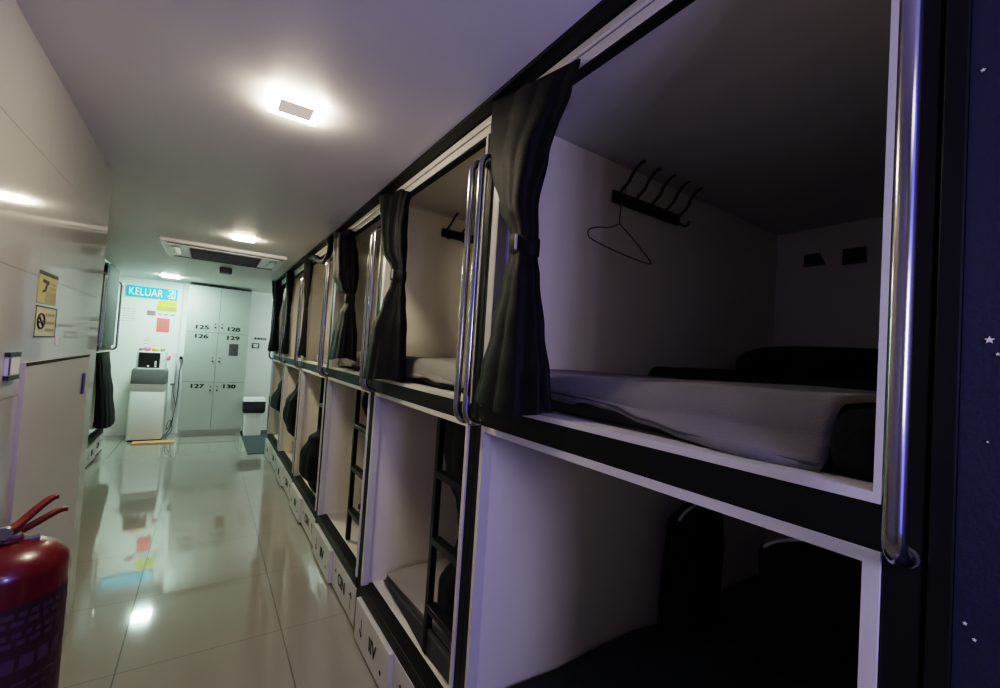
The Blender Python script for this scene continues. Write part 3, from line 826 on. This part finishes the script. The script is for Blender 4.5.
def squiggles(label, x0, x1, z0, z1, rows, seed):
    rnd = random.Random(seed); bm = bmesh.new()
    for i in range(rows):
        z = z1-(z1-z0)*(i+.5)/rows; x = x0+rnd.uniform(0,.02)
        while x < x1-rnd.uniform(0,.08):
            w_ = rnd.uniform(.008,.03); add_box(bm, x, min(x+w_,x1), YB-.003, YB, z-.005, z+.005); x += w_+.012
    tag(obj('wall_writing', bm, M['greyink']), label, 'writing')
squiggles('faint grey lines of writing on the back wall left of the stickers', -1.13, -.955, 1.74, 1.965, 6, 1)
squiggles('faint grey scribble on the back wall above the water dispenser', -.85, -.745, 1.40, 1.53, 3, 2)
ws = thing('light_switch', 'white light switch with a dark rim right of the lockers', 'switch', (.695, YB, 1.49))
boxobj('rim', (-.055,.055,-.008,-.0005,-.045,.045), M['plastic_black'], ws, .002); boxobj('rocker', (-.036,.036,-.013,-.0085,-.03,.03), M['plastic_white'], ws, .002)
bm = bmesh.new(); x = .665
for L in (.03,.012,.03,.025,.02,.025): add_box(bm, x, x+L, YB-.003, YB, 1.60, 1.635); x += L+.008
tag(obj('printed_words', bm, M['ink']), 'short line of small black lettering above the light switch', 'writing')

# ------------------------------------------------------------------ water dispenser
wd = thing('water_dispenser', 'white water dispenser with a grey upper band and black control panel', 'water dispenser', (-.685, 8.14, 0))
bm = bmesh.new()
def taper(bm, secs, bev=.03):
    """stack of rounded rectangles (z, hx, y0, y1)"""
    rings = []
    for z, hx, ya, yb in secs:
        ring = []
        for cx, cy, a0 in ((hx-bev, yb-bev, 0), (-hx+bev, yb-bev, pi/2), (-hx+bev, ya+bev, pi), (hx-bev, ya+bev, 1.5*pi)):
            for i in range(5): ring.append(bm.verts.new((cx+bev*cos(a0+pi/2*i/4), cy+bev*sin(a0+pi/2*i/4), z)))
        rings.append(ring)
    n = len(rings[0])
    for a, b in zip(rings, rings[1:]):
        for k in range(n): bm.faces.new((a[k], a[(k+1)%n], b[(k+1)%n], b[k]))
    bm.faces.new(rings[0][::-1]); bm.faces.new(rings[-1])
taper(bm, [(.03,.200,.0,.40),(.05,.205,-.005,.40),(.725,.205,.0,.40),(.73,.203,.003,.40)]); obj('cabinet', bm, M['plastic_white'], wd, True)
bm = bmesh.new(); taper(bm, [(.735,.203,.003,.40),(.74,.205,.0,.40),(.84,.205,.0,.40)]); obj('seam_panel', bm, M['plastic_white'], wd, True)
bm = bmesh.new(); taper(bm, [(.0,.19,.01,.39),(.03,.19,.01,.39)]); obj('foot', bm, M['plastic_black'], wd, True)
bm = bmesh.new(); taper(bm, [(.842,.207,-.003,.40),(1.03,.203,.0,.40),(1.06,.19,.015,.39)]); obj('grey_band', bm, M['plastic_grey'], wd, True)
bm = bmesh.new(); taper(bm, [(1.05,.15,.02,.2),(1.068,.15,.02,.2)], .015); obj('drip_tray', bm, M['plastic_white'], wd, True)
bm = bmesh.new(); taper(bm, [(1.06,.175,.12,.39),(1.29,.17,.11,.39),(1.315,.165,.12,.38)]); hd = obj('head', bm, M['plastic_white'], wd, True)
boxobj('control_panel', (-.145,.105,.10,.112,1.075,1.30), M['plastic_black'], hd, .003)
for x, z in ((-.03,1.10),(.055,1.10),(.055,1.135),(.055,1.165)): boxobj('button', (x-.012,x+.012,.094,.0995,z-.012,z+.012), M['plastic_white'], hd, .002)

PG = 'colourful packets on top of the water dispenser'
for lab, x, sx, h, m in (('mauve packet, leftmost of the packets on the water dispenser', -.82, .06, .05, 'mauve'), ('pink packet with rounded top on the water dispenser', -.745, .085, .075, 'pink'),
                      ('orange packet beside the pink one on the water dispenser', -.67, .05, .07, 'orange'), ('yellow packet on the water dispenser', -.62, .05, .065, 'lime'), ('dark mauve packet, rightmost on the water dispenser', -.565, .05, .05, 'brown')):
    pillow('packet', lab, (x, 8.36, 1.316+h/2), (sx,.09,h), M[m], 'packet', (0,0,random.uniform(-.3,.3)), PG)
pillow('packet', 'pink packet hanging at the right side of the water dispenser head', (-.482, 8.30, 1.23), (.045,.05,.08), M['pink'], 'packet', (0,.3,0), PG)

fl_ = thing('water_filter', 'slim white filter tube beside the water dispenser', 'filter', (-.425, 8.58, 0))
boxobj('tube', (-.022,.022,-.03,.03,.82,1.30), M['plastic_white'], fl_, .006)
boxobj('cap', (-.026,.026,-.034,.034,.79,.82), M['plastic_grey'], fl_, .003)
boxobj('bracket', (-.012,.012,.03,.168,1.0,1.06), M['plastic_white'], fl_)

so = thing('power_socket', 'white power socket with a black plug left of the lockers', 'socket', (-.345, YB-.03, 1.255))
boxobj('plate', (-.035,.035,-.012,.0295,-.045,.045), M['plastic_white'], so, .003)
boxobj('plug', (-.02,.02,-.05,-.0125,-.05,-.01), M['plastic_black'], so, .005)
def cord(name, parent, pts, material, r=.006):
    bm = bmesh.new(); L = parent.location
    add_tube(bm, smooth_path([(p[0]-L.x, p[1]-L.y, p[2]-L.z) for p in pts], 8), r, 8); obj(name, bm, material, parent, True)
cord('hanging_cord', so, [(-.345,YB-.07,1.20),(-.340,YB-.09,1.10),(-.352,YB-.06,.98),(-.350,YB-.06,.80),(-.36,YB-.06,.50),(-.40,YB-.10,.15),(-.44,YB-.30,.05)], M['plastic_black'])
cord('looped_cord', wd, [(-.425,8.60,.785),(-.40,8.52,.66),(-.36,8.45,.5),(-.375,8.42,.3),(-.44,8.40,.12),(-.435,8.38,.22),(-.40,8.40,.26),(-.375,8.40,.12),(-.43,8.38,.02),(-.445,8.42,.02)], M['plastic_grey'])

bm = bmesh.new(); add_box(bm, -.80,-.315,7.93,8.09,.0,.022,.003); tag(obj('wooden_board', bm, M['wood']), 'orange-brown wooden board on the floor before the water dispenser', 'board')

# ------------------------------------------------------------------ bin and mat
bn = thing('waste_bin', 'white waste bin with a black hinged lid right of the lockers', 'bin', (.705, 8.22, .0))
bm = bmesh.new(); taper(bm, [(.012,.125,.0,.26),(.38,.14,-.01,.28)]); obj('bucket', bm, M['plastic_white'], bn, True)
bm = bmesh.new(); taper(bm, [(.382,.15,-.02,.29),(.42,.165,-.03,.30),(.57,.165,-.02,.30)]); obj('lid', bm, M['plastic_black'], bn, True)
bm = bmesh.new(); taper(bm, [(.572,.165,-.02,.30),(.62,.155,-.005,.29)]); obj('lid_rim', bm, M['plastic_white'], bn, True)
bm = bmesh.new(); add_box(bm, .555, 1.5, Y0+6*W+.02, 8.70, .0, .010, .003); tag(obj('floor_mat', bm, M['mat']), 'charcoal floor mat beside the lockers at the end of the bunks', 'mat')

# ------------------------------------------------------------------ lamps and added fill lights
def area(name, loc, target, sx, sy, power, col):
    d = bpy.data.lights.new(name, 'AREA'); d.shape = 'RECTANGLE'; d.size = sx; d.size_y = sy; d.energy = power; d.color = col
    o = bpy.data.objects.new(name, d); C.objects.link(o); o.location = loc
    o.rotation_euler = (Vector(target)-Vector(loc)).to_track_quat('-Z', 'Y').to_euler()
    return o
area('violet_led_strip', (.40, -.80, 1.66), (.95, 1.24, 1.45), .26, .40, 7.5, (.66,.58,1.0))
area('rear_fill_light', (.20, -.80, 2.40), (.20, -.79, 0), .35, .35, 2.4, (1.0,.92,.84))  # unseen light added behind the camera as neutral fill for the berths
area('blue_led_panel', (.56, -.95, 1.75), (.72, .6, 1.72), .45, 1.5, 9, (.07,.07,1.0))
area('recess_fill_light', (1.9, 8.0, 2.35), (1.6, 9.0, .6), .6, .6, 26, (.76,1.0,.90))  # unseen light added to brighten the recess and the end wall

w = bpy.data.worlds.new('World'); scene.world = w; w.use_nodes = True
w.node_tree.nodes['Background'].inputs[0].default_value = (.02,.02,.025,1); w.node_tree.nodes['Background'].inputs[1].default_value = .3

# ------------------------------------------------------------------ camera
cam = bpy.data.cameras.new('camera'); co = bpy.data.objects.new('camera', cam); C.objects.link(co)
cam.sensor_fit = 'HORIZONTAL'; cam.sensor_width = 36.0; cam.lens = 433.89/1000*36.0; cam.clip_start = .02
yaw, pitch, roll = .5908, .0304, .0641
fw = Vector((sin(yaw)*cos(pitch), cos(yaw)*cos(pitch), sin(pitch)))
rt = Vector((cos(yaw), -sin(yaw), 0)); up = rt.cross(fw)
r2 = rt*cos(roll)+up*sin(roll); u2 = -rt*sin(roll)+up*cos(roll)
mt = Matrix.Identity(4)
for i in range(3): mt[i][0], mt[i][1], mt[i][2] = r2[i], u2[i], -fw[i]
mt.translation = Vector((0,0,1.5636)); co.matrix_world = mt
scene.camera = co
scene.view_settings.view_transform = 'Filmic'
scene.view_settings.look = 'Medium High Contrast'
scene.view_settings.exposure = 0.22
